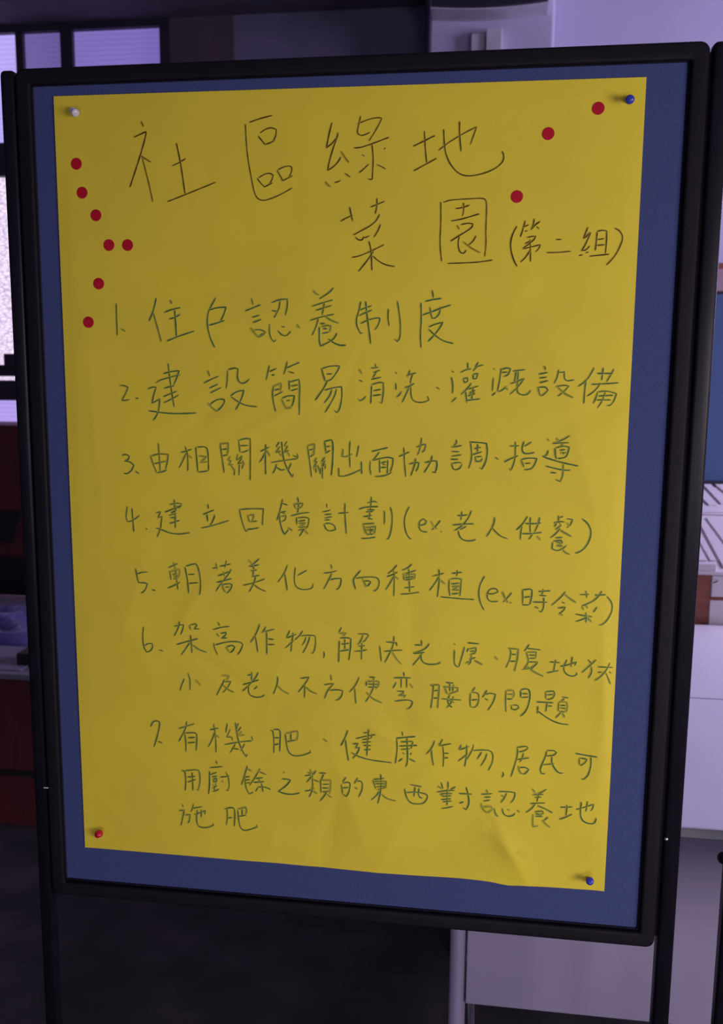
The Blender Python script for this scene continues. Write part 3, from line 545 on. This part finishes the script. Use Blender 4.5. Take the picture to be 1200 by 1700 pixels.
# red round stickers
DOTS = [(127, 272, 'red dot sticker, topmost of those down the left edge of the yellow poster'),
        (136.5, 320, 'red dot sticker second from top down the poster left edge'),
        (159.5, 357.5, 'red dot sticker third down on the left, just above the close pair'),
        (181, 407, 'red dot sticker, left one of the close pair on the poster'),
        (212, 407, 'red dot sticker, right one of the close pair on the poster'),
        (164, 471, 'red dot sticker below the close pair, above the lowest one'),
        (147, 535, 'red dot sticker, lowest of all, beside list number one'),
        (858, 326.5, 'red dot sticker above the title, lowest of the three at right'),
        (910, 222, 'red dot sticker at upper right, middle of the three there'),
        (993, 180, 'red dot sticker nearest the blue pin at the top right corner')]
for x, y, lb in DOTS:
    s, t = px_st(x, y); bm = bmesh.new(); n = 28; R = .0078
    c = sheet(s, t, .0007); cw = [bm.verts.new(c)]; rings = []
    for rr, off in ((.5, .0007), (.93, .0007), (1.0, .0005), (1.0, .0001)):
        ring = []
        for k in range(n):
            a = 2 * math.pi * k / n; q = Vector((c.x + R * rr * math.cos(a), 0, c.z + R * rr * math.sin(a)))
            ss, tt = st_of(q.x, q.z); ring.append(bm.verts.new(sheet(ss, tt, off)))
        rings.append(ring)
    for k in range(n): bm.faces.new((cw[0], rings[0][k], rings[0][(k + 1) % n]))
    for A, B in zip(rings, rings[1:]):
        for k in range(n): bm.faces.new((A[k], B[k], B[(k + 1) % n], A[(k + 1) % n]))
    o = obj('round_sticker', bm, M['red_dot'], None); tag(o, lb, 'sticker', 'red dot stickers on the yellow poster')
# push pins: head, waist, collar and steel needle
def pin(px, py, m, tilt, lb, L=.0145):
    s, t = px_st(px, py); ax = Vector(tilt).normalized()
    # the pixel marks the head; needle enters further along -axis
    head = at(px, py, Y=YP - .020); ent = head + ax * (-(abs(head.y - (YP - .0012))) / abs(ax.y))
    ss, tt = st_of(ent.x, ent.z); ent = sheet(ss, tt, 0)
    e = empty('push_pin', ent, lb, 'push pin', 'push pins in the poster corners')
    b = bmesh.new(); lathe(b, [(.0062, .0), (.0062, .0042), (.0072, .0047), (.0080, .0040), (.0095, .0026), (.0145, .0028), (.0162, .0046), (.0180, .0056), (.0196, .0050), (.0205, .0026), (.0207, 0)], ent, ax, 20)
    obj('pin_head', b, m, e, True)
    b = bmesh.new(); lathe(b, [(-.0025, .0), (-.001, .0004), (.0065, .0005), (.0066, 0)], ent, ax, 8)
    obj('needle', b, M['steel'], e, True)
pin(129, 191, M['pin_white'], (.95, -1, -.72), 'white push pin at the top left corner of the poster')
pin(1045, 165, M['pin_blue'], (-.27, -1, -.30), 'blue push pin at the top right corner of the poster')
pin(168, 1382, M['pin_red'], (.95, -1, .98), 'tilted red push pin at the bottom left corner of the poster')
pin(979, 1464, M['pin_blue'], (-.17, -1, .52), 'blue push pin at the bottom right corner of the poster')

# ------------------------------------------------------------ white desks behind the board, right
def desk(x0, x1, y0, y1, zt_, label, panel=True):
    e = empty('desk', ((x0 + x1) / 2, (y0 + y1) / 2, 0), label, 'desk', None)
    obj('desktop', box(x0, x1, y0, y1, zt_ - .020, zt_, .004), M['white_top'], e)
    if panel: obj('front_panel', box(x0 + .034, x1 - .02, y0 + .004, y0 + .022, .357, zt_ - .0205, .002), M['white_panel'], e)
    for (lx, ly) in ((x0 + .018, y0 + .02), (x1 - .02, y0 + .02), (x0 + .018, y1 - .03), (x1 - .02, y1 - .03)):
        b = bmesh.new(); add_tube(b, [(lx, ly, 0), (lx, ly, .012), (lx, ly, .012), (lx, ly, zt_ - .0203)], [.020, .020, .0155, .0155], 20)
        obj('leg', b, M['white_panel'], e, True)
    obj('crossbar', box(x0 + .04, x0 + .055, y0 + .05, y1 - .06, .10, .13, .002), M['steel_leg'], e)
    return e
desk(.556, 1.95, .300, .968, .74, 'white desk close behind the yellow poster board, with a front panel')
desk(.556, 1.95, .973, 1.672, .74, 'white desk further back, joined edge to edge behind the nearer desk', False)
# cable and metal bar under the near desk
b = bmesh.new(); c0 = at(790, 1690, Y=.42); nd = bpy.data.objects['desk']; add_tube(b, [(c0.x - .02, .40, .33), (c0.x - .012, .40, .2), (c0.x + .01, .42, .08), (c0.x + .05, .5, .008), (c0.x + .3, .62, .006), (c0.x + .7, .6, .006)], .004, 8)
o = obj('cable', b, M['cable'], nd, True)
# white cabinet behind the desks with foam strips lying on it
zc = at(1190, 948, Y=1.70).z
cab = empty('low_cabinet', (1.55, 2.0, 0), 'low white cabinet with brown wooden side strip, behind the white desks', 'cabinet')
xa, xb = at(1155, 990, Y=1.70).x, at(1178, 990, Y=1.70).x
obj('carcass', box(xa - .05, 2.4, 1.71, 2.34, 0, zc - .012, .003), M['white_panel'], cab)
obj('cabinet_top', box(xa - .06, 2.4, 1.688, 2.35, zc - .012, zc, .002), M['white_foam'], cab)
obj('wooden_strip', box(xa - .05, xb, 1.695, 1.71, .02, zc - .013, .002), M['wood'], cab)
zr = at(1190, 993, Y=1.70).z
obj('drawer', box(xb + .001, 2.38, 1.690, 1.71, zr + .006, zc - .013, .003), M['white_foam'], cab)
obj('drawer', box(xb - .001, 2.38, 1.690, 1.71, .45, zr - .006, .003), M['white_foam'], cab)
obj('wooden_rail', box(xb + .001, 2.38, 1.697, 1.71, zr - .006, zr + .006), M['wood'], cab)
hp = at(1187, 966, Y=1.689)
b = bmesh.new(); add_tube(b, [(hp.x - .006, 1.689, hp.z - .003), (hp.x - .002, 1.684, hp.z - .001), (hp.x + .005, 1.684, hp.z + .003), (hp.x + .007, 1.689, hp.z + .004)], .0014, 8)
obj('handle', b, M['black'], cab, True)
# ribbed white foam boards leaning back on the cabinet in two tiers
def tier(y0, z0, y1, z1, quads, label, name):
    Nn = Vector((0, -(z1 - z0), (y1 - y0))).normalized(); p0 = Vector((0, y0, z0))
    e = empty('foam_board', (1.5, (y0 + y1) / 2, zc), label, 'foam board', 'ribbed white foam boards on the low cabinet')
    bb = bmesh.new(); xl, xr_ = 1.235, 2.3
    V = [(y0, zc + .0005), (y0, z0), (y1, z1), (y1, zc + .0005)]
    if z0 - zc < .002: V.pop(1)
    A = [bb.verts.new((xl, y, z)) for y, z in V]; B = [bb.verts.new((xr_, y, z)) for y, z in V]
    bb.faces.new(A); bb.faces.new(B)
    for k in range(len(A)): bb.faces.new((A[k], A[(k + 1) % len(A)], B[(k + 1) % len(A)], B[k]))
    obj('base_wedge', bb, M['white_foam'], e)
    for q in quads:
        pts = []
        for x, y in q:
            d = at(x, y, Y=1.0) - CL; t = (p0 - CL).dot(Nn) / d.dot(Nn); pts.append(CL + d * t)
        bb = bmesh.new(); lo = [bb.verts.new(p) for p in pts]; hi = [bb.verts.new(p + Nn * .006) for p in pts]
        bb.faces.new(lo); bb.faces.new(hi)
        for k in range(4): bb.faces.new((lo[k], lo[(k + 1) % 4], hi[(k + 1) % 4], hi[k]))
        bmesh.ops.bevel(bb, geom=bb.edges[:], offset=.0012, segments=1, affect='EDGES')
        obj('strip', bb, M['white_foam'], e)
    return e
tier(1.712, zc + .001, 2.03, 1.045, [
    [(1171, 861), (1250, 861), (1312, 944), (1232, 944)], [(1157, 864), (1166, 861), (1227, 944), (1200, 944)],
    [(1146, 876), (1156, 876), (1188, 932), (1178, 932)], [(1140, 884), (1149, 884), (1173, 932), (1150, 932)]],
    'ribbed white foam board with slanting strips, lower front tier', 'front')
tier(2.05, 1.047, 2.34, 1.112, [
    [(1186, 806), (1250, 806), (1286, 832), (1218, 832)], [(1166, 806), (1180, 806), (1212, 838), (1196, 838)],
    [(1150, 815), (1163, 815), (1190, 840), (1176, 840)], [(1130, 846), (1290, 846), (1296, 852), (1130, 852)]],
    'ribbed white foam board with slanting strips, upper rear tier under the pinboard', 'rear')
f0, f1 = at(1120, 946, Y=1.70), at(1188, 934, Y=1.70)
o = obj('foam_block', box(f0.x, f1.x, 1.690, 1.7105, zc + .0008, zc + .024, .002), M['white_foam'], None); tag(o, 'long thin white foam block on the front edge of the low cabinet', 'foam block')
# blue pinboard standing behind the cabinet
pb = empty('pinboard', (1.9, 2.42, 0), 'blue cloth pinboard with pinkish wooden top rail, at the right edge', 'pinboard')
bx0 = at(1150, 640, Y=2.40).x; z0, z1, z2 = 1.118, 1.853, 1.945
obj('cloth_panel', box(bx0, bx0 + 1.1, 2.40, 2.43, z0 + .012, z1, .003), M['blue_cloth'], pb)
obj('bottom_rail', box(bx0, bx0 + 1.1, 2.395, 2.435, z0 - .010, z0 + .012, .002), M['alu'], pb)
obj('top_rail', box(bx0, bx0 + 1.1, 2.392, 2.435, z1 + .008, z2, .003), M['pink_wood'], pb)
obj('shadow_bead', box(bx0, bx0 + 1.1, 2.398, 2.432, z1, z1 + .008), M['alu'], pb)
for lx in (bx0 + .02, bx0 + 1.06): obj('leg', box(lx, lx + .03, 2.40, 2.43, 0, z0 - .01, .002), M['alu'], pb)
o = obj('wooden_box', box(bx0 + .02, bx0 + .9, 2.41, 2.60, z2 + .001, z2 + .024, .002), M['wood'], None)
tag(o, 'flat dark brown wooden box lying on the pinboard top rail', 'box')
obj('back_shelf', box(bx0 + .02, bx0 + .9, 2.435, 2.60, z2 - .03, z2, .002), M['pink_wood'], pb)
# pillar fittings
e = empty('wall_fan_unit', ((px0 + px1) / 2, 2.7, 3.1), 'dark rounded ventilation unit high on the white pillar', 'ventilation unit')
L_, R_, cpx = at(716, 4, Y=2.66), at(910, 2, Y=2.66), at(812, 9, Y=2.66)
def disc(cx, cz, r, y0, y1, m, name, x0, x1, ztop):
    b = bmesh.new(); fr_, bk = [], []; n = 24
    pts = []
    for k in range(n + 1):
        x = x0 + (x1 - x0) * k / n; pts.append((x, cz - math.sqrt(max(r * r - (x - cx) ** 2, 0))))
    pts += [(x1, ztop), (x0, ztop)]
    A = [b.verts.new((x, y0, z)) for x, z in pts]; B = [b.verts.new((x, y1, z)) for x, z in pts]
    b.faces.new(A); b.faces.new(B)
    for k in range(len(A)): b.faces.new((A[k], A[(k + 1) % len(A)], B[(k + 1) % len(A)], B[k]))
    return obj(name, b, m, e)
rr = 2.2
disc(cpx.x, cpx.z + rr, rr, 2.66, 2.799, M['ac_dark'], 'grille', L_.x, R_.x, cpx.z + .30)
disc(cpx.x, cpx.z + rr - .005, rr, 2.68, 2.799, M['box_white'], 'housing', L_.x - .004, R_.x + .004, cpx.z + .31)
e2 = empty('switch_box', (at(810, 80, Y=2.78).x, 2.78, at(810, 80, Y=2.78).z), 'small white double switch box on the white pillar', 'switch box')
q0, q1, q2 = at(782, 56, Y=2.77), at(806, 52, Y=2.77), at(834, 48, Y=2.77); zz = at(800, 125, Y=2.77).z
obj('box_half', box(q0.x, q1.x - .002, 2.765, 2.799, zz, q0.z, .004), M['box_white'], e2)
obj('box_half', box(q1.x + .002, q2.x, 2.750, 2.799, zz, q2.z, .004), M['box_white'], e2)

# ------------------------------------------------------------ left background: dark cabinet, low table, wrapped things
cz = at(0, 706, Y=2.55).z
dc = empty('wooden_cabinet', (-1.9, 2.7, 0), 'dark red wooden cabinet under the window at the left', 'cabinet')
cx1 = -1.22
obj('carcass', box(-2.6, cx1, 2.58, 2.90, 0, cz, .004), M['darkwood'], dc)
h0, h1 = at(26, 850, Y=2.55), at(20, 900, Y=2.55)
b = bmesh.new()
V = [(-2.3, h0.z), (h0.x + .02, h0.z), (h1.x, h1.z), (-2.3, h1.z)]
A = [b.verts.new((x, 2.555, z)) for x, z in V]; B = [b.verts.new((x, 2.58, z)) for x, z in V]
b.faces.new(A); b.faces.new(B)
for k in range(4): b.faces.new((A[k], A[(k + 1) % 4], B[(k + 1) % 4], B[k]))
obj('recess_shade', b, M['black'], dc)  # raised black slab, paints the shade inside the cabinet opening
db = at(40, 926, Y=2.55).z
obj('plinth', box(-2.6, cx1, 2.55, 2.58, 0, db, .002), M['black'], dc)
zlt = .54
yb_ = at(0, 992, Z=zlt).y; yf_ = at(0, 1118, Z=zlt).y
lt_ = empty('low_table', (-1.4, 1.8, 0), 'low dark wooden table with grey top at the left, under wrapped goods', 'table')
tx1 = at(60, 1118, Z=zlt).x + .16
obj('table_top', box(-2.2, tx1, yf_, yb_, zlt - .02, zlt, .003), M['table_top'], lt_)
obj('edge_trim', box(-2.2, tx1, yb_, yb_ + .012, zlt - .02, zlt + .012, .002), M['pink_wood'], lt_)
obj('front_panel', box(-2.2, tx1 - .01, yf_ + .012, yf_ + .03, .0, zlt - .021, .002), M['darkwood'], lt_)
obj('side_panel', box(tx1 - .028, tx1 - .01, yf_ + .031, yb_ - .02, .0, zlt - .021, .002), M['darkwood'], lt_)
obj('front_groove', box(-2.2, tx1 - .01, yf_ + .006, yf_ + .012, .18, .20), M['black'], lt_)
# wrapped plastic heap
def wrap(cx, cy, sx, sy, h, seed, name, m, lb, cat):
    b = bmesh.new(); bmesh.ops.create_grid(b, x_segments=34, y_segments=24, size=1)
    for v in b.verts:
        u, q = v.co.x, v.co.y; e_ = max(0, 1 - u ** 4) * max(0, 1 - q ** 4)
        rid = 1 - abs(noise.noise(Vector((u * 1.6 + seed, q * 4.2 + u * 1.5, seed)))) * 2.2
        v.co = Vector((cx + u * sx, cy + q * sy, zlt + .001 + h * e_ * (.35 + .65 * max(rid, 0)) + .012 * e_ * noise.noise(Vector((u * 7, q * 9, seed)))))
    ring = [v for v in b.verts]
    o = obj(name, b, m, None, True); sm = o.modifiers.new('t', 'SOLIDIFY'); sm.thickness = .002; sm.offset = 1
    tag(o, lb, cat); return o
wc = at(10, 1035, Z=zlt + .03)
wrap(wc.x - .15, wc.y, .42, .19, .085, 3.3, 'plastic_wrapped_bundle', M['bag'], 'bluish plastic wrapped bundle lying on the low table at left', 'bundle')
pp = at(20, 1090, Z=zlt)
b = bmesh.new(); add_box(b, pp.x - .5, pp.x + .11, yf_ + .03, pp.y + .11, zlt + .0005, zlt + .004, .001)
o = obj('paper_stack', b, M['white_paper'], None); tag(o, 'grey sheets of paper at the front of the low table', 'paper')
bk = at(48, 1088, Z=zlt + .03)
b = box(bk.x - .03, bk.x + .09, bk.y - .03, bk.y + .05, zlt + .0045, zlt + .045, .004)
o = obj('black_box', b, M['black'], None); tag(o, 'small black box at the end of the low table beside the post', 'box')
